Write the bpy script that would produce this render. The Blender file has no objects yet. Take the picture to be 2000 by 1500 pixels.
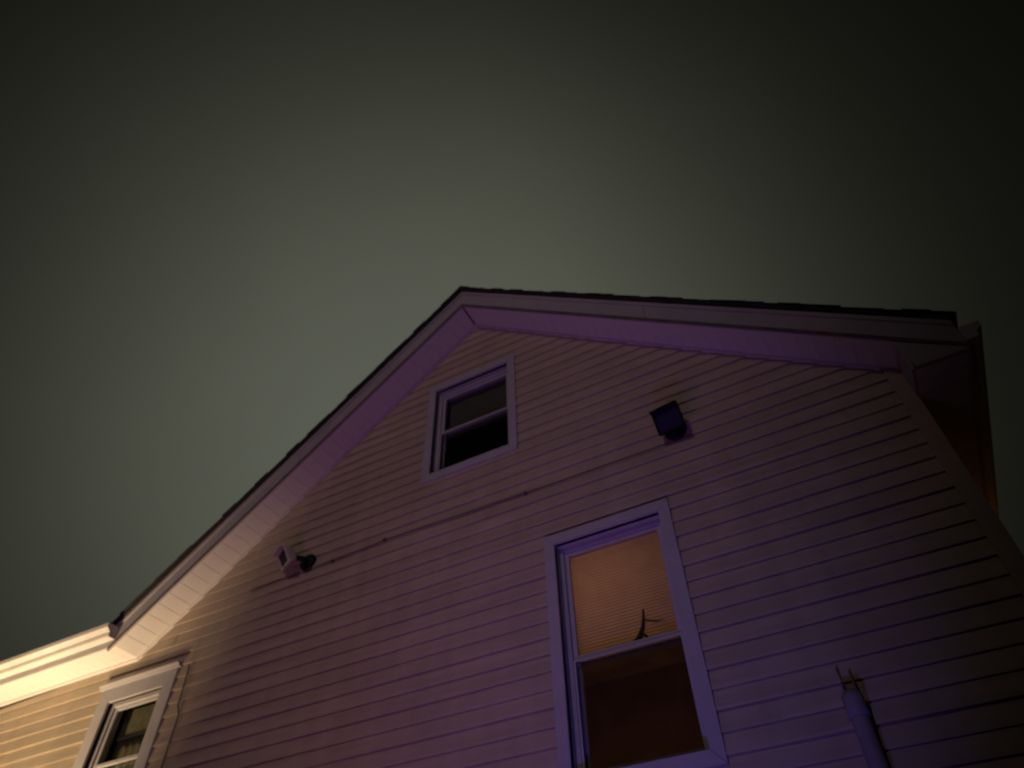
import bpy, bmesh, math, random
from mathutils import Vector, Matrix, noise
random.seed(7)
S = bpy.context.scene
COL = S.collection
GZ = 1.6            # height of the camera above the ground; z below is measured from the camera, W() adds it

# ------------------------------------------------------------------ camera
cd = bpy.data.cameras.new('camera'); cam = bpy.data.objects.new('camera', cd); COL.objects.link(cam)
right = Vector((0.88311483, 0.46866505, -0.02147703))
down = Vector((-0.35907535, 0.64573225, -0.67386553))
fwd = Vector((-0.30194881, 0.60281252, 0.7385418))
m = Matrix.Identity(4)
for i in range(3):
    m[i][0] = right[i]; m[i][1] = -down[i]; m[i][2] = -fwd[i]
m[2][3] = GZ
cam.matrix_world = m
cd.sensor_width = 36; cd.lens = 24.66; cd.clip_end = 2000; cd.clip_start = 0.05
cd.dof.use_dof = True; cd.dof.focus_distance = 2.5; cd.dof.aperture_fstop = 1.8
S.camera = cam
S.view_settings.view_transform = 'Standard'; S.view_settings.look = 'None'
S.view_settings.exposure = 0; S.view_settings.gamma = 1; S.view_settings.use_curve_mapping = False

# ------------------------------------------------------------------ night sky: town glow behind the house
wd = bpy.data.worlds.new('World'); S.world = wd; wd.use_nodes = True
nt = wd.node_tree; nt.nodes.clear()
out = nt.nodes.new('ShaderNodeOutputWorld'); bg = nt.nodes.new('ShaderNodeBackground')
tc = nt.nodes.new('ShaderNodeTexCoord')
GLOW = (-0.3923, 0.5412, 0.7438)          # direction of the town glow on the low cloud, behind the gable
def vm(op, a, b=None):
    n = nt.nodes.new('ShaderNodeVectorMath'); n.operation = op
    for i, v in enumerate((a, b)):
        if v is None: continue
        if hasattr(v, 'is_output'): nt.links.new(v, n.inputs[i])
        else: n.inputs[i].default_value = v
    return n
def mm(op, a, b=None, c=None):
    n = nt.nodes.new('ShaderNodeMath'); n.operation = op
    for i, v in enumerate((a, b, c)):
        if v is None: continue
        if hasattr(v, 'is_output'): nt.links.new(v, n.inputs[i])
        else: n.inputs[i].default_value = v
    return n.outputs[0]
d = vm('DOT_PRODUCT', tc.outputs['Generated'], GLOW).outputs['Value']
sx = nt.nodes.new('ShaderNodeSeparateXYZ'); nt.links.new(tc.outputs['Generated'], sx.inputs[0])
lob0 = mm('EXPONENT', mm('ADD', mm('MULTIPLY', mm('SUBTRACT', d, 1.0), 15.0), mm('MULTIPLY', mm('SUBTRACT', sx.outputs['Z'], 0.735), -2.2)))
lobe = mm('SUBTRACT', 1.0, mm('EXPONENT', mm('MULTIPLY', lob0, -1.6)))
cn = nt.nodes.new('ShaderNodeTexNoise'); cn.inputs['Scale'].default_value = 2.2; cn.inputs['Detail'].default_value = 4
nt.links.new(tc.outputs['Generated'], cn.inputs['Vector'])
cl = mm('ADD', mm('MULTIPLY', cn.outputs['Fac'], 0.3), 0.85)
val = mm('MULTIPLY', mm('ADD', mm('MULTIPLY', lobe, 0.125), 0.0022), cl)
mixc = nt.nodes.new('ShaderNodeMix'); mixc.data_type = 'RGBA'
nt.links.new(lobe, mixc.inputs['Factor'])
mixc.inputs['A'].default_value = (1.0, 1.05, 0.74, 1)
mixc.inputs['B'].default_value = (0.98, 1.04, 0.84, 1)
nt.links.new(mixc.outputs['Result'], bg.inputs['Color']); nt.links.new(val, bg.inputs['Strength'])
nt.links.new(bg.outputs[0], out.inputs[0])

# ------------------------------------------------------------------ lamps of the place, plus added tint and fill lamps (all outside the frame)
def lamp(name, kind, loc, energy, color, aim=None, **kw):
    l = bpy.data.lights.new(name, kind); l.energy = energy; l.color = color
    for k, v in kw.items(): setattr(l, k, v)
    o = bpy.data.objects.new(name, l); COL.objects.link(o); o.location = loc
    if aim: o.rotation_euler = (Vector(aim) - Vector(loc)).to_track_quat('-Z', 'Y').to_euler()
    return o
def W(x, y, z): return Vector((x, y, z + GZ))
LAMPS = {
 'warm': dict(loc=W(-6.9, 2.55, -1.2), aim=W(-9.0, 4.4, 3.6), e=2100, c=(1.0, 0.71, 0.41)),
 'pink': dict(loc=W(-2.2, -9.0, 7.8), aim=W(-4.1, 4.2, 4.8), e=590, c=(1.0, 0.77, 0.74)),
 'violet': dict(loc=W(-3.0, 0.6, -1.3), aim=W(-3.3, 4.0, 5.2), e=155, c=(0.95, 0.37, 1.0)),
 'blue': dict(loc=W(-0.95, 1.6, -1.25), aim=W(-1.4, 4.2, 1.9), e=135, c=(0.24, 0.15, 1.0)),  # unseen lamp added to turn the tall window's trim bluer
 'side': dict(loc=W(1.22, 6.75, 2.75), aim=W(1.3, 6.0, 3.5), e=1.1, c=(1.0, 0.33, 0.10)),
}
q = LAMPS['warm']; lamp('warm_flood_light', 'SPOT', q['loc'], q['e'], q['c'], q['aim'], spot_size=math.radians(95), spot_blend=1.0, shadow_soft_size=0.07)
q = LAMPS['pink']; lamp('pink_flood_light', 'SPOT', q['loc'], q['e'], q['c'], q['aim'], spot_size=math.radians(52), spot_blend=1.0, shadow_soft_size=0.35)
q = LAMPS['violet']; lamp('violet_flood_light', 'SPOT', q['loc'], q['e'], q['c'], q['aim'], spot_size=math.radians(84), spot_blend=1.0, shadow_soft_size=0.8)
q = LAMPS['blue']; lamp('blue_tint_light', 'SPOT', q['loc'], q['e'], q['c'], q['aim'], spot_size=math.radians(58), spot_blend=1.0, shadow_soft_size=0.1)
q = LAMPS['side']; lamp('side_yard_light', 'POINT', q['loc'], q['e'], q['c'], None, shadow_soft_size=0.1)
lamp('room_light', 'AREA', W(-1.55, 5.15, 2.98), 2.9, (1.0, 0.50, 0.30), W(-1.5, 4.38, 2.6), shape='DISK', size=0.2)
lamp('pane_fill_light', 'POINT', W(-2.3, 6.4, 0.9), 9.0, (1.0, 0.62, 0.42), None, shadow_soft_size=0.08)  # added fill bulb hidden below the sill, brightens the tall window's lower pane

# ------------------------------------------------------------------ materials
def mat(name, color, rough=0.6, var=0.12, scale=6.0, bump=0.0, bscale=40.0, stretch=(1, 1, 1), metal=0.0, spec=0.4, dirt=None, tone=0):
    mt = bpy.data.materials.new(name); mt.use_nodes = True
    t = mt.node_tree; b = t.nodes['Principled BSDF']
    b.inputs['Roughness'].default_value = rough; b.inputs['Metallic'].default_value = metal
    b.inputs['Specular IOR Level'].default_value = spec
    co = t.nodes.new('ShaderNodeTexCoord'); mp = t.nodes.new('ShaderNodeMapping')
    mp.inputs['Scale'].default_value = stretch
    t.links.new(co.outputs['Object'], mp.inputs['Vector'])
    n = t.nodes.new('ShaderNodeTexNoise'); n.inputs['Scale'].default_value = scale; n.inputs['Detail'].default_value = 6
    t.links.new(mp.outputs[0], n.inputs['Vector'])
    r = t.nodes.new('ShaderNodeValToRGB')
    c0 = [c * (1 - var) for c in color]; c1 = [min(1, c * (1 + var)) for c in color]
    r.color_ramp.elements[0].position = 0.3; r.color_ramp.elements[1].position = 0.7
    r.color_ramp.elements[0].color = (*c0, 1); r.color_ramp.elements[1].color = (*c1, 1)
    t.links.new(n.outputs['Fac'], r.inputs['Fac'])
    last = r.outputs['Color']
    if dirt:
        n2 = t.nodes.new('ShaderNodeTexNoise'); n2.inputs['Scale'].default_value = 1.6; n2.inputs['Detail'].default_value = 8
        n2.inputs['Roughness'].default_value = 0.7
        t.links.new(co.outputs['Object'], n2.inputs['Vector'])
        r2 = t.nodes.new('ShaderNodeValToRGB'); r2.color_ramp.elements[0].position = 0.48; r2.color_ramp.elements[1].position = 0.75
        t.links.new(n2.outputs['Fac'], r2.inputs['Fac'])
        mx = t.nodes.new('ShaderNodeMix'); mx.data_type = 'RGBA'
        sc = t.nodes.new('ShaderNodeMath'); sc.operation = 'MULTIPLY'; sc.inputs[1].default_value = 0.5
        t.links.new(r2.outputs['Color'], sc.inputs[0]); t.links.new(sc.outputs[0], mx.inputs['Factor'])
        t.links.new(last, mx.inputs['A']); mx.inputs['B'].default_value = (*dirt, 1); last = mx.outputs['Result']
    if tone:
        oi = t.nodes.new('ShaderNodeObjectInfo'); mr = t.nodes.new('ShaderNodeMapRange'); mr.inputs['To Min'].default_value = 1-tone; mr.inputs['To Max'].default_value = 1+tone
        t.links.new(oi.outputs['Random'], mr.inputs['Value'])
        hs = t.nodes.new('ShaderNodeHueSaturation'); t.links.new(mr.outputs[0], hs.inputs['Value']); t.links.new(last, hs.inputs['Color']); last = hs.outputs[0]
        # rain streaks running down the wall
        m2 = t.nodes.new('ShaderNodeMapping'); m2.inputs['Scale'].default_value = (7, 7, .5); t.links.new(co.outputs['Object'], m2.inputs['Vector'])
        n3 = t.nodes.new('ShaderNodeTexNoise'); n3.inputs['Scale'].default_value = 1.0; n3.inputs['Detail'].default_value = 5; t.links.new(m2.outputs[0], n3.inputs['Vector'])
        r3 = t.nodes.new('ShaderNodeMapRange'); r3.inputs['From Min'].default_value = .35; r3.inputs['From Max'].default_value = .7; r3.inputs['To Min'].default_value = .93; r3.inputs['To Max'].default_value = 1.04
        t.links.new(n3.outputs['Fac'], r3.inputs['Value'])
        h2 = t.nodes.new('ShaderNodeHueSaturation'); t.links.new(r3.outputs[0], h2.inputs['Value']); t.links.new(last, h2.inputs['Color']); last = h2.outputs[0]
    t.links.new(last, b.inputs['Base Color'])
    if bump:
        nb = t.nodes.new('ShaderNodeTexNoise'); nb.inputs['Scale'].default_value = bscale; nb.inputs['Detail'].default_value = 4
        t.links.new(mp.outputs[0], nb.inputs['Vector'])
        bp = t.nodes.new('ShaderNodeBump'); bp.inputs['Strength'].default_value = bump; bp.inputs['Distance'].default_value = 0.004
        t.links.new(nb.outputs['Fac'], bp.inputs['Height']); t.links.new(bp.outputs[0], b.inputs['Normal'])
    return mt
M = {}
M['siding'] = mat('tan vinyl siding', (0.46, 0.375, 0.275), 0.55, 0.10, 5, 0.35, 30, (0.25, 1, 3), dirt=(0.33, 0.26, 0.19), tone=.05)
M['trim'] = mat('off white painted trim', (0.40, 0.38, 0.38), 0.5, 0.06, 8, 0.2, 60, dirt=(0.31, 0.29, 0.28))
M['soffit'] = mat('white vinyl soffit', (0.68, 0.65, 0.61), 0.5, 0.06, 4, 0.12, 30, dirt=(0.58, 0.54, 0.48))
M['gutter'] = mat('white aluminium gutter', (0.70, 0.67, 0.63), 0.4, 0.08, 5, 0.1, 20, dirt=(0.45, 0.40, 0.33))
M['shingle'] = mat('black asphalt shingle', (0.022, 0.021, 0.02), 0.9, 0.5, 60, 0.8, 150)
M['shadow_paint'] = mat('dark painted shadow strip', (0.13, 0.10, 0.085), 0.8, 0.3, 9)  # dark brown stands in for the shadow line under the rake boards
M['sheath'] = mat('wall sheathing', (0.10, 0.085, 0.065), 0.8, 0.2, 4)
M['black'] = mat('black lamp metal', (0.010, 0.010, 0.011), 0.6, 0.25, 20, 0.15, 80, spec=0.15)
M['bronze'] = mat('bronze lamp metal', (0.58, 0.52, 0.43), 0.45, 0.15, 20, 0.15, 80)
M['lens'] = mat('dark lamp lens', (0.02, 0.013, 0.05), 0.5, 0.2, 30, 0.3, 120, spec=0.12)
M['pale_lens'] = mat('frosted pale lens', (0.5, 0.45, 0.38), 0.35, 0.1, 30, 0.3, 120)
M['cable'] = mat('dark cable', (0.10, 0.08, 0.075), 0.6, 0.2, 20)
M['grey_cable'] = mat('grey cable', (0.22, 0.19, 0.17), 0.6, 0.2, 20)
M['pvc'] = mat('grey white pvc', (0.30, 0.27, 0.26), 0.6, 0.08, 6, 0.1, 30)
M['room'] = mat('dim room plaster', (0.34, 0.22, 0.15), 0.9, 0.2, 3)
M['dark_room'] = mat('dark attic boards', (0.02, 0.018, 0.016), 0.9, 0.3, 3)
M['shade_grey'] = mat('grey roller shade', (0.13, 0.13, 0.11), 0.9, 0.1, 10)
M['curtain'] = mat('olive curtain', (0.20, 0.17, 0.12), 0.9, 0.25, 12)
M['leaf'] = mat('dark leaf', (0.07, 0.06, 0.04), 0.6, 0.2, 12)
M['ground'] = mat('night lawn', (0.05, 0.055, 0.032), 0.95, 0.4, 2, 0.6, 20)
M['concrete'] = mat('concrete foundation', (0.30, 0.29, 0.27), 0.9, 0.15, 3, 0.4, 30)

mt = bpy.data.materials.new('pleated blind fabric'); mt.use_nodes = True; M['blind'] = mt
t = mt.node_tree; t.nodes.clear(); o_ = t.nodes.new('ShaderNodeOutputMaterial')
df = t.nodes.new('ShaderNodeBsdfDiffuse'); tr = t.nodes.new('ShaderNodeBsdfTranslucent'); mx = t.nodes.new('ShaderNodeMixShader')
nz = t.nodes.new('ShaderNodeTexNoise'); nz.inputs['Scale'].default_value = 9; rp = t.nodes.new('ShaderNodeValToRGB')
rp.color_ramp.elements[0].color = (0.50, 0.38, 0.28, 1); rp.color_ramp.elements[1].color = (0.66, 0.52, 0.38, 1)
co = t.nodes.new('ShaderNodeTexCoord'); t.links.new(co.outputs['Object'], nz.inputs['Vector']); t.links.new(nz.outputs['Fac'], rp.inputs['Fac'])
t.links.new(rp.outputs[0], df.inputs[0]); t.links.new(rp.outputs[0], tr.inputs[0])
mx.inputs[0].default_value = 0.5; t.links.new(df.outputs[0], mx.inputs[1]); t.links.new(tr.outputs[0], mx.inputs[2]); t.links.new(mx.outputs[0], o_.inputs[0])

def glass(name, tint, gloss_rough=0.03):
    mt = bpy.data.materials.new(name); mt.use_nodes = True
    t = mt.node_tree; t.nodes.clear(); o_ = t.nodes.new('ShaderNodeOutputMaterial')
    a = t.nodes.new('ShaderNodeBsdfTransparent'); a.inputs[0].default_value = (*tint, 1)
    g = t.nodes.new('ShaderNodeBsdfGlossy'); g.inputs['Roughness'].default_value = gloss_rough
    lw = t.nodes.new('ShaderNodeLayerWeight'); lw.inputs['Blend'].default_value = 0.5
    pw = t.nodes.new('ShaderNodeMath'); pw.operation = 'POWER'; pw.inputs[1].default_value = 5; t.links.new(lw.outputs['Facing'], pw.inputs[0])
    f = t.nodes.new('ShaderNodeMath'); f.operation = 'MULTIPLY_ADD'; f.inputs[1].default_value = 0.94; f.inputs[2].default_value = 0.05; t.links.new(pw.outputs[0], f.inputs[0])
    nz = t.nodes.new('ShaderNodeTexNoise'); nz.inputs['Scale'].default_value = 3
    co = t.nodes.new('ShaderNodeTexCoord'); t.links.new(co.outputs['Object'], nz.inputs['Vector'])
    bp = t.nodes.new('ShaderNodeBump'); bp.inputs['Strength'].default_value = 0.04; t.links.new(nz.outputs['Fac'], bp.inputs['Height'])
    t.links.new(bp.outputs[0], g.inputs['Normal'])
    x = t.nodes.new('ShaderNodeMixShader'); t.links.new(f.outputs[0], x.inputs[0]); t.links.new(a.outputs[0], x.inputs[1]); t.links.new(g.outputs[0], x.inputs[2])
    t.links.new(x.outputs[0], o_.inputs[0]); return mt
M['glass'] = glass('window glass', (0.86, 0.88, 0.84))
def screen_mat(name, through):
    mt = bpy.data.materials.new(name); mt.use_nodes = True
    t = mt.node_tree; t.nodes.clear(); o_ = t.nodes.new('ShaderNodeOutputMaterial')
    a = t.nodes.new('ShaderNodeBsdfTransparent'); df = t.nodes.new('ShaderNodeBsdfDiffuse'); df.inputs[0].default_value = (0.012, 0.012, 0.013, 1)
    x = t.nodes.new('ShaderNodeMixShader'); x.inputs[0].default_value = 1 - through
    t.links.new(a.outputs[0], x.inputs[1]); t.links.new(df.outputs[0], x.inputs[2]); t.links.new(x.outputs[0], o_.inputs[0]); return mt
M['screen'] = screen_mat('dark insect screen', 0.8)

# ------------------------------------------------------------------ mesh helpers (coordinates from the camera's foot level, z from camera height)
class MB:
    def __init__(s): s.v = []; s.f = []
    def add(s, vs, fs):
        k = len(s.v); s.v += [tuple(v) for v in vs]; s.f += [tuple(k + i for i in f) for f in fs]
    def box(s, x0, x1, y0, y1, z0, z1):
        s.add([(x0,y0,z0),(x1,y0,z0),(x1,y1,z0),(x0,y1,z0),(x0,y0,z1),(x1,y0,z1),(x1,y1,z1),(x0,y1,z1)],
              [(0,3,2,1),(4,5,6,7),(0,1,5,4),(1,2,6,5),(2,3,7,6),(3,0,4,7)])
    def prism(s, poly, a0, a1, axis):        # poly in the plane across axis, extruded a0..a1
        n = len(poly)
        def P(u, w, a): return {'x': (a, u, w), 'y': (u, a, w), 'z': (u, w, a)}[axis]
        s.add([P(u, w, a0) for u, w in poly] + [P(u, w, a1) for u, w in poly],
              [tuple(range(n)), tuple(range(2*n-1, n-1, -1))] + [(i, i+n, (i+1) % n + n, (i+1) % n) for i in range(n)])
    def tube(s, pts, r, n=8):
        pts = [Vector(p) for p in pts]; rings = []; k = len(s.v); up = Vector((0.13, 0.31, 0.94))
        for i, p in enumerate(pts):
            t = (pts[min(i+1, len(pts)-1)] - pts[max(i-1, 0)]).normalized()
            a = t.cross(up).normalized(); b = t.cross(a).normalized()
            rr = r[i] if isinstance(r, (list, tuple)) else r
            s.v += [tuple(p + (a*math.cos(2*math.pi*j/n) + b*math.sin(2*math.pi*j/n))*rr) for j in range(n)]
        for i in range(len(pts)-1):
            for j in range(n):
                s.f.append((k+i*n+j, k+i*n+(j+1) % n, k+(i+1)*n+(j+1) % n, k+(i+1)*n+j))
        s.f.append(tuple(k+j for j in range(n-1, -1, -1))); e = k+(len(pts)-1)*n; s.f.append(tuple(e+j for j in range(n)))
    def xform(s, mtx): s.v = [tuple(mtx @ Vector(v)) for v in s.v]; return s
    def mesh(s, name, material, origin=(0, 0, 0), smooth=False, bevel=0):
        me = bpy.data.meshes.new(name); ov = Vector(origin)
        me.from_pydata([tuple(Vector(v) - ov) for v in s.v], [], s.f)
        b = bmesh.new(); b.from_mesh(me); bmesh.ops.recalc_face_normals(b, faces=b.faces)
        if bevel:
            bmesh.ops.bevel(b, geom=list(b.edges), offset=bevel, segments=2, profile=0.6, affect='EDGES', clamp_overlap=True)
        b.to_mesh(me); b.free()
        me.materials.append(material)
        if smooth:
            for p in me.polygons: p.use_smooth = True
        return me
HO = Vector((-2.524, 4.2, -GZ))              # house origin in camera-level coordinates
def link(name, me, parent=None, loc=(0, 0, 0)):
    o = bpy.data.objects.new(name, me); COL.objects.link(o); o.location = loc
    if parent: o.parent = parent
    return o
def part(mb, name, material, parent, smooth=False, bevel=0, origin=None):
    return link(name, mb.mesh(name, material, HO if origin is None else origin, smooth, bevel), parent)
def tag(o, label, cat, group=None):
    o['label'] = label; o['category'] = cat
    if group: o['group'] = group
    return o
def root(name, loc, label, cat, group=None):
    o = link(name, None, None, W(*loc)); return tag(o, label, cat, group)

# ------------------------------------------------------------------ ground
g = MB(); n = 24
for i in range(n+1):
    for j in range(n+1):
        x = -150 + 300*i/n; y = -150 + 300*j/n
        g.v.append((x, y, -GZ + (0 if math.hypot(x+3, y-4) < 25 else noise.noise(Vector((x*.03, y*.03, 0)))*0.6)))
for i in range(n):
    for j in range(n):
        a = i*(n+1)+j; g.f.append((a, a+n+1, a+n+2, a+1))
go = link('ground', g.mesh('ground', M['ground'], (0, 0, -GZ)), None, (0, 0, 0)); go['kind'] = 'structure'

# ------------------------------------------------------------------ house
D = 4.2
XA, ZA = -2.524, 6.338                      # ridge line of the rake soffit
SL, SR = 0.79, 0.775
ZE = 3.36                                   # eave soffit height
XL = XA - (ZA - ZE)/SL                      # where the left rake meets the left eave
XC = 0.949                                  # right corner of the wall
XW = -12.0                                  # far left end of the wing
YF = 3.864                                  # face of the rake and eave boards
YB = 12.0                                   # back of the house
XE = 1.30                                   # face of the right eave board
def zs(x): return ZA - (SL*(XA-x) if x < XA else SR*(x-XA))
house = root('house', tuple(HO), 'tan clapboard house with steep gable, white trim and dark shingle roof', 'house')

# windows: outer casing rectangles
WIN = {'attic': (-3.077, -2.056, 4.24, 5.56), 'big': (-1.86, -0.85, 1.40, 3.21), 'left': (-6.62, -5.64, 1.66, 3.10)}
HOLES = [(a+.03, b-.03, c+.03, e-.03) for a, b, c, e in WIN.values()]

# sheathing behind the boards, pierced by the windows
def wall_sheet():
    mb = MB()
    xs = sorted({XW, XL, XA, XC} | {v for h in HOLES for v in h[:2]})
    zs_ = sorted({-GZ+.35, ZE} | {v for h in HOLES for v in h[2:]})
    y0, y1 = D+.004, D+.06
    for i in range(len(xs)-1):
        xa, xb = xs[i], xs[i+1]; xm = (xa+xb)/2
        top = lambda x: ZE if x < XL+1e-6 else zs(x)
        hz = sorted([(h[2], h[3]) for h in HOLES if h[0] < xm < h[1]])
        z = -GZ+.35
        for (c, e) in hz + [(None, None)]:
            if c is None: mb.prism([(xa, z), (xb, z), (xb, top(xb)+.05), (xa, top(xa)+.05)], y0, y1, 'y')
            else: mb.prism([(xa, z), (xb, z), (xb, c), (xa, c)], y0, y1, 'y'); z = e
    return mb
wall = part(wall_sheet(), 'gable_wall', M['sheath'], house)

# clapboard courses, each length of board its own mesh
EXP = 0.12; Z0 = 1.68 - EXP*26
prof = [(-.002, .004), (-.014, .0), (-.017, .004), (-.0165, .016), (-.003, EXP+.006)]
def y_at(u, lip):  # board face depth at height u in the course
    return -lip + (lip-.0035)*(u-.016)/(EXP-.010) if u > .016 else -lip-.0005
def board(zc, u0, u1, xa0, xb0, xa1, xb1, seed, lap):
    # x range at the bottom (xa0,xb0) and at the top (xa1,xb1) of the piece
    mb = MB()
    us = [u0] + ([.004, .016] if u0 < .001 else []) + [u0+(u1-u0)*.55, u1]
    n = max(1, int((xb0-xa0)/.45)); cols = []
    for i in range(n+1):
        tt = i/n; col = []
        for k, u in enumerate(us):
            f = (u-u0)/max(1e-6, u1-u0)
            x = (xa0*(1-f)+xa1*f)*(1-tt) + (xb0*(1-f)+xb1*f)*tt
            w = noise.noise(Vector((x*1.3, seed*3.1, u*2)))*.0022 + noise.noise(Vector((x*.35, seed*1.7, 5)))*.002
            wz = noise.noise(Vector((x*.8, seed*2.3, 9)))*.0016
            col.append((x, D + y_at(u, .0195 if int(seed) % 2 else .0225) + w - lap, zc+u + wz))
        xb_, yb_ = col[0][0], col[0][1]
        if u0 < .001:
            col.insert(0, (xb_, yb_+.004, zc+.0005)); col.insert(0, (xb_, yb_+.005, zc+.007))
        col.insert(0, (xb_, D-.001, zc+u0+.008))
        cols.append(col)
    k = len(cols[0])
    for c in cols: mb.v += c
    for i in range(n):
        for j in range(k-1):
            a = i*k+j; mb.f.append((a, a+k, a+k+1, a+1))
    return mb
def top_x_left(z): return XW if z <= ZE else XA-(ZA-z)/SL
def top_x_right(z): return XC-.085 if z <= zs(XC-.085) else XA+(ZA-z)/SR
def lay_board(zc, u0, u1, xa, xb, seed, joints):
    # split at panel joints; clip to the rakes
    cuts = [xa] + [j for j in joints if xa+.3 < j < xb-.3] + [xb]
    for i in range(len(cuts)-1):
        a, b = cuts[i], cuts[i+1]
        ov = .025 if i < len(cuts)-2 else 0
        a0, b0 = max(a, top_x_left(zc+u0)), min(b+ov, top_x_right(zc+u0))
        a1, b1 = max(a, top_x_left(zc+u1)), min(b+ov, top_x_right(zc+u1))
        if b0-a0 < .03: continue
        if b1 < a1: a1 = b1 = (a1+b1)/2
        part(board(zc, u0, u1, a0, b0, a1, b1, seed+i*.37, .003*(i % 2)), 'siding_board', M['siding'], wall)
for k in range(0, 70):
    zc = Z0 + EXP*k
    if zc > ZA-.02: break
    if zc < -GZ+.30: continue
    rnd = random.Random(k//2); joints = [-12 + rnd.uniform(0, 3.6) + 3.66*i for i in range(5)]
    zt = zc+EXP
    xa, xb = top_x_left(zc), top_x_right(zc)
    hs = [h for h in HOLES if h[2] < zt-.004 and h[3] > zc+.004]
    hs.sort(); x = xa
    for h in hs:
        lay_board(zc, 0, EXP+.006, x, h[0], k, joints)
        if h[2] > zc+.004: lay_board(zc, 0, h[2]-zc, h[0], h[1], k, [])
        if h[3] < zt-.004: lay_board(zc, h[3]-zc, EXP+.006, h[0], h[1], k, [])
        x = h[1]
    lay_board(zc, 0, EXP+.006, x, xb, k, joints)
# corner board
mb = MB(); mb.box(XC-.095, XC+.012, D-.036, D+.05, -GZ+.3, zs(XC)+.03); part(mb, 'corner_board', M['trim'] if False else M['siding'], wall, bevel=.004)
# foundation, side and back walls
mb = MB(); mb.box(XW+.02, XC-.02, D+.02, YB-.02, -GZ-.3, -GZ+.36); part(mb, 'foundation', M['concrete'], house)
mb = MB(); mb.box(XC-.06, XC, D+.062, YB, -GZ+.35, zs(XC)+.02); side = part(mb, 'side_wall', M['sheath'], house)
for k in range(0, 60):
    zc = Z0 + EXP*k
    if zc < -GZ+.30: continue
    if zc+EXP > 3.38: break
    mb = MB(); mb.prism([(XC+.001, zc+.003), (XC+.017, zc), (XC+.017, zc+.012), (XC+.004, zc+EXP+.004), (XC+.001, zc+EXP+.004)], D+.052, YB, 'y'); 
    part(mb, 'siding_board', M['siding'], side)
mb = MB(); mb.prism([(XW, -GZ+.35), (XC, -GZ+.35), (XC, zs(XC)), (XA, ZA), (XL, ZE), (XW, ZE)], YB, YB+.06, 'y')
mb.box(XW, XW+.06, D+.062, YB-.004, -GZ+.35, ZE); part(mb, 'back_wall', M['siding'], house)

# ---- soffits: one panel per groove
PW = 0.133
soff = MB()                                   # solid backing just above the panels
for (xa, xb) in ((XL, XA), (XA, XE-.01)):
    soff.prism([(xa, zs(xa)+.012), (xb, zs(xb)+.012), (xb, zs(xb)+.02), (xa, zs(xa)+.02)], YF+.02, D+.03, 'y')
soff.box(XW, XL, YF+.02, D+.03, ZE+.012, ZE+.02)
soff.box(XC+.018, XE-.004, YF+.03, YB, ZE+.006, ZE+.014)
soffit = part(soff, 'soffit', M['sheath'], house)
def soffit_panel_mesh(w, name='soffit_panel'):
    mb = MB(); y0, y1 = YF+.021, D-.001
    # shallow v groove along each side, flat in the middle
    mb.prism([(0, .011), (0, .003), (.003, .0), (w*.5, -.0006), (w-.004, .0), (w-.001, .003), (w-.001, .011)], y0, y1, 'y')
    return mb.mesh(name, M['soffit'], (0, 0, 0))
pm = soffit_panel_mesh(PW)
def lay_panels(p0, p1, mesh):
    p0 = Vector(p0); p1 = Vector(p1); L = (p1-p0).length; dr = (p1-p0).normalized(); n = int(L/PW)
    ang = -math.atan2(dr.z, dr.x); rest = L-n*PW
    for i in range(n+1):
        if i == n and rest < .02: break
        p = p0 + dr*(i*PW) + Vector((0, 0, random.uniform(-.0003, .0003)))
        o = link('soffit_panel', mesh if i < n else soffit_panel_mesh(rest), soffit, p - HO)
        o.rotation_euler = (0, ang + random.uniform(-.001, .001), 0)
lay_panels((XL+.002, 0, zs(XL+.002)), (XA-.003, 0, zs(XA-.003)), pm)
lay_panels((XA+.003, 0, zs(XA+.003)), (XE-.03, 0, zs(XE-.03)), pm)
lay_panels((XW, 0, ZE), (XL-.001, 0, ZE), pm)
# right eave soffit boards running across the overhang
mb = MB(); mb.box(XC+.019, XE-.006, 0, PW-.004, ZE, ZE+.005); em = mb.mesh('soffit_panel', M['soffit'], (0, 0, 0))
for i in range(int((YB-YF-.1)/PW)):
    link('soffit_panel', em, soffit, Vector((0, YF+.04+i*PW, random.uniform(-.0006, .0006))) - HO)

# ---- rake boards with a dark strip painted in for shade at the lower edge
FH = 0.25
def rake(xa, xb, name):
    mb = MB()
    # pieces about 3 m long with a visible butt joint
    n = 2; out = None
    for i in range(n):
        a = xa+(xb-xa)*i/n; b = xa+(xb-xa)*(i+1)/n - (.004 if i < n-1 else 0)
        mb.prism([(a, zs(a)-.012), (b, zs(b)-.012), (b, zs(b)+FH), (a, zs(a)+FH)], YF+.0015*i, YF+.02, 'y')
    o = part(mb, name, M['trim'], house)
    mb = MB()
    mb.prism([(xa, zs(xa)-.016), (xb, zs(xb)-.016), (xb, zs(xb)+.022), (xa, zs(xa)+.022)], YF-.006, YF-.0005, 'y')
    part(mb, 'shadow_strip', M['shadow_paint'], o)
    mb = MB()
    mb.prism([(xa, zs(xa)+FH-.05), (xb, zs(xb)+FH-.05), (xb, zs(xb)+FH-.004), (xa, zs(xa)+FH-.004)], YF-.014, YF-.0005, 'y')
    part(mb, 'upper_strip', M['trim'], o)
    return o
rake(XL-.05, XA, 'rake_board'); rake(XA, XE, 'rake_board')
for xa, xb in ((XL+.01, XA), (XA, XC-.1)):                       # channel where the siding meets the rake soffit
    mb = MB(); mb.prism([(xa, zs(xa)-.026), (xb, zs(xb)-.026), (xb, zs(xb)-.0015), (xa, zs(xa)-.0015)], D-.036, D-.002, 'y'); part(mb, 'siding_channel', M['soffit'], house)
mb = MB(); mb.box(XW, XL+.008, D-.036, D-.002, ZE-.024, ZE-.0015); part(mb, 'siding_channel', M['soffit'], house)
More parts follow.
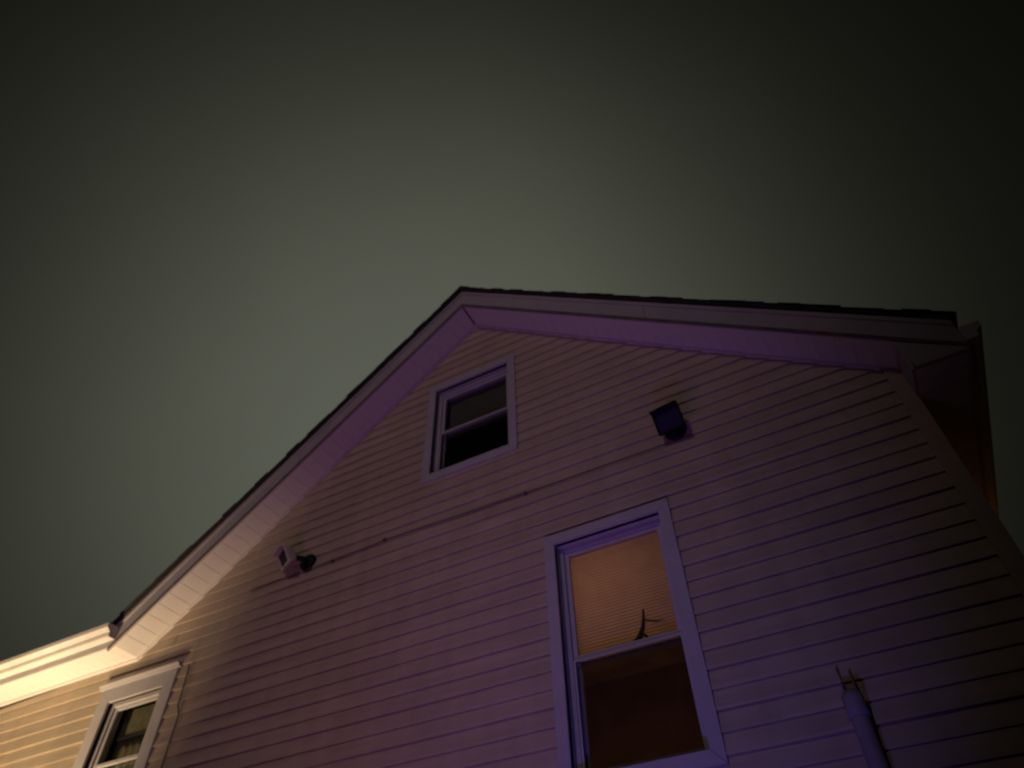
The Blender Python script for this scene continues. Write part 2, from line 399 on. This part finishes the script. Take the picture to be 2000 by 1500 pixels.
# boxed return under the right end of the rake
mb = MB(); mb.prism([(XC-.02, zs(XC)-.014), (XC+.03, ZE-.004), (XE, ZE-.004), (XE, zs(XE)-.014)], YF+.001, YF+.024, 'y'); part(mb, 'eave_return', M['trim'], house)
mb = MB(); mb.box(XC+.0, XC+.018, YF+.025, D-.03, ZE+.0, zs(XC)-.02); part(mb, 'return_side', M['trim'], house)
# eave boards
mb = MB(); mb.box(XW, XL-.052, YF, YF+.02, ZE-.014, ZE+.205); part(mb, 'eave_board', M['trim'], house)
mb = MB(); mb.box(XE-.02, XE, YF+.026, YB, ZE-.014, zs(XE)+FH-.02); part(mb, 'eave_board', M['trim'], house)

# ---- gutters
def gutter_profile(u0, z0):                   # u grows away from the board
    return [(0, .0), (.072, .0), (.078, .012), (.082, .045), (.108, .068), (.122, .078), (.124, .118), (.112, .122), (.112, .114), (.118, .112)]
def make_gutter(name, run0, run1, axis, sign, base, zb):
    mb = MB(); pr = gutter_profile(0, 0); n = len(pr)
    N = 14; th = .003
    for i in range(N+1):
        a = run0+(run1-run0)*i/N
        sag = noise.noise(Vector((a*.6, zb, 1)))*.004
        for u, z in [(0, .122)] + pr:
            c = base+sign*(u+.0015)
            mb.v.append((a, c, zb+z+sag) if axis == 'x' else (c, a, zb+z+sag))
    k = n+1
    for i in range(N):
        for j in range(k-1):
            q = i*k+j; mb.f.append((q, q+k, q+k+1, q+1))
    o = part(mb, name, M['gutter'], house)
    for e, s2 in ((run0, -1), (run1, 1)):
        cap = MB(); po = [(base+sign*(.002 if u == 0 else u), zb+z) for u, z in [(0, .12)] + pr[:8]]
        cap.prism(po, e, e+s2*.004, axis); part(cap, 'end_cap', M['gutter'], o)
    return o
make_gutter('gutter', XW, XL-.0, 'x', -1, YF-.002, ZE+.045)
make_gutter('gutter', YF-.02, YB, 'y', 1, XE, ZE+.045)

# ---- roof: deck, courses of shingles
roof_mb = MB()
YR = YF-.035
for xa, xb in ((XL-.10, XA), (XA, XE+.02)):
    roof_mb.prism([(xa, zs(xa)+FH+.002), (xb, zs(xb)+FH+.002), (xb, zs(xb)+FH+.036), (xa, zs(xa)+FH+.036)], YR, YB+.3, 'y')
roof = part(roof_mb, 'roof', M['shingle'], house)
def shingle_courses(xe, sgn, S_):
    L = abs(XA-xe)/math.cos(math.atan(S_)); ex = .145; n = int(L/ex)+1
    cosA = math.cos(math.atan(S_)); 
    for i in range(n):
        s0 = i*ex; s1 = min(s0+ex*1.25, L)
        x0 = xe + sgn*s0*cosA; x1 = xe + sgn*s1*cosA
        j = random.uniform(-.008, .008)
        mb = MB()
        b0 = zs(x0)+FH+.037; b1 = zs(x1)+FH+.037
        mb.prism([(x0, b0+.006), (x0, b0+.012), (x1, b1+.006), (x1, b1+.001)], YR-.018+j, YB+.32, 'y')
        part(mb, 'shingle_course', M['shingle'], roof)
shingle_courses(XL-.12, 1, SL); shingle_courses(XE+.045, -1, SR)
mb = MB(); zr = ZA+FH+.040
mb.prism([(XA-.12, zr-.092), (XA, zr+.006), (XA+.12, zr-.090), (XA+.12, zr-.078), (XA, zr+.021), (XA-.12, zr-.080)], YR-.022, YB+.32, 'y'); part(mb, 'ridge_cap', M['shingle'], roof)
# wing roof behind the left gutter
mb = MB(); sw = .42
z0 = ZE+.211
mb.prism([(YF-.05, z0), (8.0, z0+sw*(8.0-YF+.05)), (YB+.3, z0), (YB+.3, z0+.05), (8.0, z0+.05+sw*(8.0-YF+.05)), (YF-.05, z0+.03)], XW-.2, XL-.13, 'x'); part(mb, 'wing_roof', M['shingle'], house)

# ---- windows
def make_window(key, rail, depth, cap, screen, label, cw=.085):
    xa, xb, za, zb = WIN[key]
    mb = MB(); yo = D-.034
    e_ = .0008                                  # open mitres
    mb.prism([(xa, za+e_), (xa+cw, za+cw+e_), (xa+cw, zb-cw-e_), (xa, zb-e_)], yo, D+.02, 'y')
    mb.prism([(xb, za+e_), (xb, zb-e_), (xb-cw, zb-cw-e_), (xb-cw, za+cw+e_)], yo, D+.02, 'y')
    mb.prism([(xa+e_, zb), (xa+cw+e_, zb-cw), (xb-cw-e_, zb-cw), (xb-e_, zb)], yo-.001, D+.02, 'y')
    mb.prism([(xa+e_, za), (xb-e_, za), (xb-cw-e_, za+cw), (xa+cw+e_, za+cw)], yo-.002, D+.02, 'y')
    o = part(mb, 'window', M['trim'], house, bevel=.003)          # the casing frame carries the rest
    o['label'] = label
    xa, xb, za, zb = xa+cw, xb-cw, za+cw, zb-cw
    # jamb lining
    for (a, b, c, e) in ((xa-.012, xa, za, zb), (xb, xb+.012, za, zb), (xa-.012, xb+.012, zb, zb+.012)):
        mb = MB(); mb.box(a, b, D-.012, D+depth+.12, c, e); part(mb, 'jamb', M['trim'], o)
    mb = MB(); mb.prism([(D-.030, za-.004), (D+depth+.12, za+.012), (D+depth+.12, za-.02), (D-.030, za-.02)], xa-.012, xb+.012, 'x'); part(mb, 'sill', M['trim'], o)
    # stops and sashes
    sw_ = .032
    st = MB()
    for (a, b, c, e) in ((xa+.001, xa+sw_, za+.012, zb-.001), (xb-sw_, xb-.001, za+.012, zb-.001), (xa+sw_+.001, xb-sw_-.001, zb-sw_, zb-.001)):
        st.box(a, b, D+depth-.012, D+depth+.012, c, e)
    part(st, 'stop', M['trim'], o, bevel=.003)
    def sash(z0, z1, y, r0, r1, nm):
        mb = MB(); a, b = xa+.012, xb-.012; w = .052
        mb.box(a, a+w, y, y+.03, z0, z1); mb.box(b-w, b, y, y+.03, z0, z1)
        mb.box(a+w+.0005, b-w-.0005, y+.001, y+.029, z1-r1, z1); mb.box(a+w+.0005, b-w-.0005, y+.001, y+.029, z0, z0+r0)
        s = part(mb, 'sash', M['trim'], o, bevel=.003)
        p = MB(); p.box(a+w-.01, b-w+.01, y+.013, y+.016, z0+r0-.01, z1-r1+.01)
        part(p, 'pane', M['glass'], o)
    sash(rail-.025, zb-.008, D+depth+.013, .028, .050, 'upper')
    sash(za+.016, rail+.022, D+depth+.048, .055, .030, 'lower')
    if screen:
        p = MB(); p.box(xa+.03, xb-.03, D+depth+.003, D+depth+.0045, za+.02, rail-.03); part(p, 'insect_screen', M['screen'], o)
        fr = MB()
        for (a, b, c, e) in ((xa+.033, xa+.048, za+.016, rail-.03), (xb-.048, xb-.033, za+.016, rail-.03), (xa+.048, xb-.048, rail-.046, rail-.03)):
            fr.box(a, b, D+depth-.004, D+depth+.0028, c, e)
        part(fr, 'screen_frame', M['trim'], o)
    if cap:
        xa2, xb2, _, zt = WIN[key]
        mb = MB(); mb.prism([(D-.018, zt+.001), (D-.052, zt+.001), (D-.062, zt+.018), (D-.075, zt+.03), (D-.075, zt+.042), (D-.018, zt+.055)], xa2-.03, xb2+.03, 'x'); part(mb, 'head_cap', M['trim'], o)
    return o, (xa, xb, za, zb)
wa, ra = make_window('attic', 4.94, .06, False, True, 'small dark attic window under the peak')
wb, rb = make_window('big', 2.27, .075, False, True, 'tall window with a glowing orange blind in its upper half')
wl, rl = make_window('left', 2.42, .035, True, False, 'lamplit window below the left eave', .14)
def room(x0, x1, y0, y1, z0, z1, material, name, hole):
    mb = MB()
    mb.box(x0, x1, y1, y1+.02, z0, z1); mb.box(x0-.02, x0, y0, y1, z0, z1); mb.box(x1, x1+.02, y0, y1, z0, z1)
    mb.box(x0, x1, y0, y1, z1, z1+.02); mb.box(x0, x1, y0, y1, z0-.02, z0)
    a, b, c, e = hole                          # inside of the outer wall round the opening
    mb.box(x0, a, y0, y0+.01, z0, z1); mb.box(b, x1, y0, y0+.01, z0, z1); mb.box(a, b, y0, y0+.01, e, z1); mb.box(a, b, y0, y0+.01, z0, c)
    return part(mb, name, material, house)
def ex(r, e): return (r[0]-e, r[1]+e, r[2]-e, r[3]+e)
room(-3.6, -1.5, D+.21, 6.2, 3.9, 5.75, M['dark_room'], 'attic_room', ex(ra, .012))
room(-3.0, .3, D+.21, 7.2, .2, 3.45, M['room'], 'bedroom', ex(rb, .012))
room(-7.6, -4.6, D+.21, 6.5, .9, 3.30, M['dark_room'], 'side_room', ex(rl, .012))
# shade behind the attic's upper sash
mb = MB()
for i in range(13):
    x = ra[0]+.02+(ra[1]-ra[0]-.04)*i/12; y = D+.175+.004*math.sin(i*1.3)
    mb.v += [(x, y, 4.93), (x, y, ra[3]-.01), (x, y+.004, ra[3]-.01), (x, y+.004, 4.93)]
for i in range(12):
    for j in range(4): q = i*4; mb.f.append((q+j, q+(j+1) % 4, q+4+(j+1) % 4, q+4+j))
part(mb, 'roller_shade', M['shade_grey'], wa, smooth=False)
# pleated blind in the lit window's upper half
mb = MB(); pz = rb[3]-.02; k = 0; P = .0122; ys = []
while pz > 2.262:
    jit = random.uniform(-.0008, .0008)
    mb.v += [(rb[0]+.015, D+.180+(.009 if k % 2 else 0)+jit, pz), ((rb[0]+rb[1])/2, D+.180+(.009 if k % 2 else 0)-jit, pz+random.uniform(-.001, .001)), (rb[1]-.015, D+.180+(.009 if k % 2 else 0)+jit, pz)]
    pz -= P; k += 1
for i in range(k-1):
    for j in (0, 1): mb.f.append((i*3+j, i*3+j+1, i*3+j+4, i*3+j+3))
part(mb, 'pleated_blind', M['blind'], wb)
mb = MB(); mb.box(rb[0]+.012, rb[1]-.012, D+.172, D+.195, 2.240, 2.262); part(mb, 'blind_rail', M['curtain'], wb, bevel=.003)
# shade and curtain of the left window
mb = MB(); mb.box(rl[0]+.012, rl[1]-.012, D+.19, D+.193, 2.70, rl[3]-.01); part(mb, 'roller_shade', M['curtain'], wl)
mb = MB(); mb.box(rl[0]+.012, rl[1]-.012, D+.186, D+.198, 2.675, 2.70); part(mb, 'hem_bar', M['trim'], wl, bevel=.003)
mb = MB()
for i in range(25):
    x = rl[0]+.01+.36*i/24; y = D+.205+.012*math.sin(i*1.05)
    mb.v += [(x, y, rl[2]), (x, y, 2.74)]
for i in range(24): mb.f.append((i*2, i*2+2, i*2+3, i*2+1))
part(mb, 'curtain', M['curtain'], wl)

# ------------------------------------------------------------------ things on the wall
def security_light(cx, cz, yaw, pitch, label, bodym, lensm, headw=.20, headh=.15, off=(0, -.055, .045)):
    r = root('security_light', (cx, D-.016, cz), label, 'light', 'security lights on the gable wall'); O = Vector((cx, D-.016, cz))
    def pl(mb, nm, mt_, smooth=False, bevel=0, parent=r): return link(nm, mb.mesh(nm, mt_, O, smooth, bevel), parent)
    # round canopy
    mb = MB(); mb.tube([(cx, D-.002, cz), (cx, D-.03, cz), (cx, D-.045, cz), (cx, D-.055, cz)], [.088, .088, .078, .035], 20); pl(mb, 'canopy', M['black'])
    # knuckle arm
    hp = Vector((cx, D-.055, cz)) + Vector(off)
    mb = MB(); mb.tube([(cx, D-.04, cz), (cx, D-.075, cz+.012), tuple(hp)], [.03, .028, .024], 10); pl(mb, 'arm', M['black'], True)
    # head: shallow box flaring to the front, hood, lens; built facing -y then turned
    rot = Matrix.Translation(hp) @ Matrix.Rotation(yaw, 4, 'Z') @ Matrix.Rotation(pitch, 4, 'X')
    w, h = headw/2, headh/2; mb = MB()
    mb.add([(-w*.7, .03, -h*.7), (w*.7, .03, -h*.7), (w*.7, .03, h*.7), (-w*.7, .03, h*.7), (-w, -.05, -h), (w, -.05, -h), (w, -.05, h), (-w, -.05, h)],
           [(0, 1, 2, 3), (0, 4, 5, 1), (1, 5, 6, 2), (2, 6, 7, 3), (3, 7, 4, 0), (4, 7, 6, 5)])
    mb.xform(rot); hd = pl(mb, 'lamp_head', bodym, bevel=.006)
    mb = MB()
    for (a, b, c, e) in ((-w, -w+.02, -h, h), (w-.02, w, -h, h), (-w+.0205, w-.0205, h-.02, h), (-w+.0205, w-.0205, -h, -h+.02)): mb.box(a, b, -.068, -.0505, c, e)
    mb.box(-w, w, -.11, -.0685, h-.008, h)
    mb.xform(rot); pl(mb, 'bezel', bodym, bevel=.002)
    mb = MB(); mb.box(-w+.021, w-.021, -.058, -.0515, -h+.021, h-.021); mb.xform(rot); pl(mb, 'lens', lensm, bevel=.002)
    mb = MB(); s0 = Vector((cx, D-.05, cz-.035)); mb.tube([s0, s0+Vector((0, -.02, -.012)), s0+Vector((0, -.038, -.03)), s0+Vector((0, -.045, -.05))], [.02, .03, .03, .018], 12); pl(mb, 'motion_sensor', M['black'], True)
    return r
security_light(-0.665, 3.80, math.radians(-8), math.radians(22), 'black security light with square lens beside the attic window, above the lit window', M['black'], M['lens'], .23, .20)
security_light(-4.30, 3.79, math.radians(-30), math.radians(30), 'security light turned left with warm lit edge, near the left rake', M['bronze'], M['lens'], .20, .17, (-.14, -.085, .045))

def cable(name, pts, r, material, label, sub=6, clips=()):
    o = root(name, pts[0], label, 'cable'); P0 = Vector(pts[0]); mb = MB(); pp = []
    for i in range(len(pts)-1):
        a, b = Vector(pts[i]), Vector(pts[i+1])
        for k in range(sub):
            p = a.lerp(b, k/sub); p += Vector((0, -abs(noise.noise(p*1.7))*.004, noise.noise(p*2.1+Vector((3, 1, 2)))*.007)); pp.append(p)
    pp.append(Vector(pts[-1])); mb.tube(pp, r, 6); link('run', mb.mesh('run', material, P0, True), o)
    for c in clips:
        mb = MB(); mb.box(c[0]-.012, c[0]+.012, c[1]-.008, c[1]+.014, c[2]-.014, c[2]+.014); link('clip', mb.mesh('clip', material, P0, False, .002), o)
    return o
cy = D-.029
cable('wall_cable', [(-4.96, cy, 3.685), (-4.36, cy, 3.70), (-3.42, cy, 3.735), (-3.0, cy, 3.725), (-1.8, cy, 3.71), (-.70, cy, 3.70), (-.55, cy, 3.705)], .0055, M['cable'],
      'dark cable running along the siding between the two security lights', 8, [(-3.42, cy-.004, 3.738), (-2.0, cy, 3.712), (-4.0, cy, 3.712)])
cable('drop_cable', [(-5.50, cy, 3.09), (-5.48, cy, 2.72), (-5.43, cy, 2.62), (-5.44, cy, 1.6), (-5.43, cy, -1.2)], .007, M['grey_cable'],
      'thin cable dropping down the siding right of the lamplit window', 6)
# service pipe at the lower right
pr = root('service_pipe', (-.125, D-.075, -1.55), 'pale vertical pipe with wires at its top, lower right of the wall', 'pipe'); PO = Vector((-.125, D-.075, -1.55))
mb = MB(); mb.tube([(-.125, D-.075, z) for z in (-1.55, -.5, .6, 1.50)], .046, 28); link('pipe_run', mb.mesh('pipe_run', M['pvc'], PO, False), pr)
mb = MB(); mb.tube([(-.125, D-.075, 1.47), (-.125, D-.075, 1.53), (-.125, D-.085, 1.575), (-.125, D-.10, 1.60), (-.125, D-.105, 1.61)], [.054, .054, .056, .04, .01], 16); link('weather_cap', mb.mesh('weather_cap', M['pvc'], PO, True), pr)
for z in (.2, 1.2):
    mb = MB(); mb.box(-.19, -.06, D-.033, D-.018, z-.014, z+.014); mb.tube([(-.125, D-.075, z-.012), (-.125, D-.075, z+.012)], .049, 16); link('strap', mb.mesh('strap', M['pvc'], PO), pr)
for dx, top in ((-.028, 1.76), (.03, 1.73)):
    mb = MB(); mb.tube([(-.125+dx*.6, D-.10, 1.575), (-.125+dx, D-.112, 1.60), (-.122+dx, D-.07, 1.645), (-.122+dx, D-.032, 1.68), (-.122+dx, D-.027, top)], .007, 6); link('wire', mb.mesh('wire', M['pvc'], PO, True), pr)
# dark forked sprig standing on the meeting rail inside the lit window
sp = root('houseplant_sprig', (-1.27, D+.155, 2.292), 'dark forked plant sprig silhouetted against the glowing blind', 'plant'); SO = Vector((-1.27, D+.155, 2.292))
mb = MB(); mb.tube([(-1.31, D+.155, 2.293), (-1.275, D+.157, 2.33), (-1.245, D+.158, 2.39), (-1.232, D+.158, 2.45), (-1.225, D+.158, 2.515)], [.022, .020, .014, .011, .007], 8); link('stem', mb.mesh('stem', M['leaf'], SO, True), sp)
mb = MB(); mb.tube([(-1.236, D+.157, 2.44), (-1.20, D+.157, 2.425), (-1.15, D+.158, 2.405), (-1.09, D+.158, 2.40)], [.005, .006, .007, .002], 6); link('leaf', mb.mesh('leaf', M['leaf'], SO, True), sp)
mb = MB(); mb.tube([(-1.262, D+.157, 2.35), (-1.232, D+.157, 2.32), (-1.226, D+.156, 2.295)], [.008, .010, .004], 6); link('leaf', mb.mesh('leaf', M['leaf'], SO, True), sp)

# ------------------------------------------------------------------ the lamps' housings, outside the frame
def flood_housing(key, label):
    p = LAMPS[key]['loc']; a = LAMPS[key]['aim']; dr = (Vector(a)-Vector(p)).normalized()
    o = link('flood_lamp', None, None, (p.x, p.y, 0)); tag(o, label, 'lamp', 'lamps lighting the house')
    mtx = Matrix.Translation(p) @ dr.to_track_quat('-Z', 'Y').to_matrix().to_4x4(); O = Vector((p.x, p.y, 0))
    mb = MB(); mb.tube([(0, 0, .30), (0, 0, .22), (0, 0, .12)], [.05, .11, .13], 16); mb.xform(mtx); link('lamp_head', mb.mesh('lamp_head', M['black'], O, True), o)
    back = mtx @ Vector((0, 0, .25))
    mb = MB(); mb.tube([(p.x, p.y, 0), (p.x, p.y, max(.05, back.z-.1)), tuple(back)], .018, 8); link('stake', mb.mesh('stake', M['black'], O, True), o)
sc = root('wall_sconce', (1.0, 6.75, 2.6), 'small orange porch lamp on the hidden right side wall', 'lamp', 'lamps lighting the house'); SO2 = Vector((1.0, 6.75, 2.6))
mb = MB(); mb.box(.968, .985, 6.69, 6.81, 2.5, 2.72); link('back_plate', mb.mesh('back_plate', M['black'], SO2, False, .003), sc)
mb = MB(); mb.tube([(.985, 6.75, 2.56), (1.10, 6.75, 2.54), (1.22, 6.75, 2.58), (1.22, 6.75, 2.64)], [.012, .012, .014, .05], 10); link('arm', mb.mesh('arm', M['black'], SO2, True), sc)
flood_housing('warm', 'warm flood lamp standing by the wall beyond the left picture edge')
flood_housing('pink', 'pinkish flood lamp on a post left of the viewer')
flood_housing('blue', 'small unseen blue spot lamp added to tint the lit window trim')
flood_housing('violet', 'violet flood lamp on the ground below the gable')

S.render.engine = 'CYCLES'
S.cycles.max_bounces = 6; S.cycles.transparent_max_bounces = 12
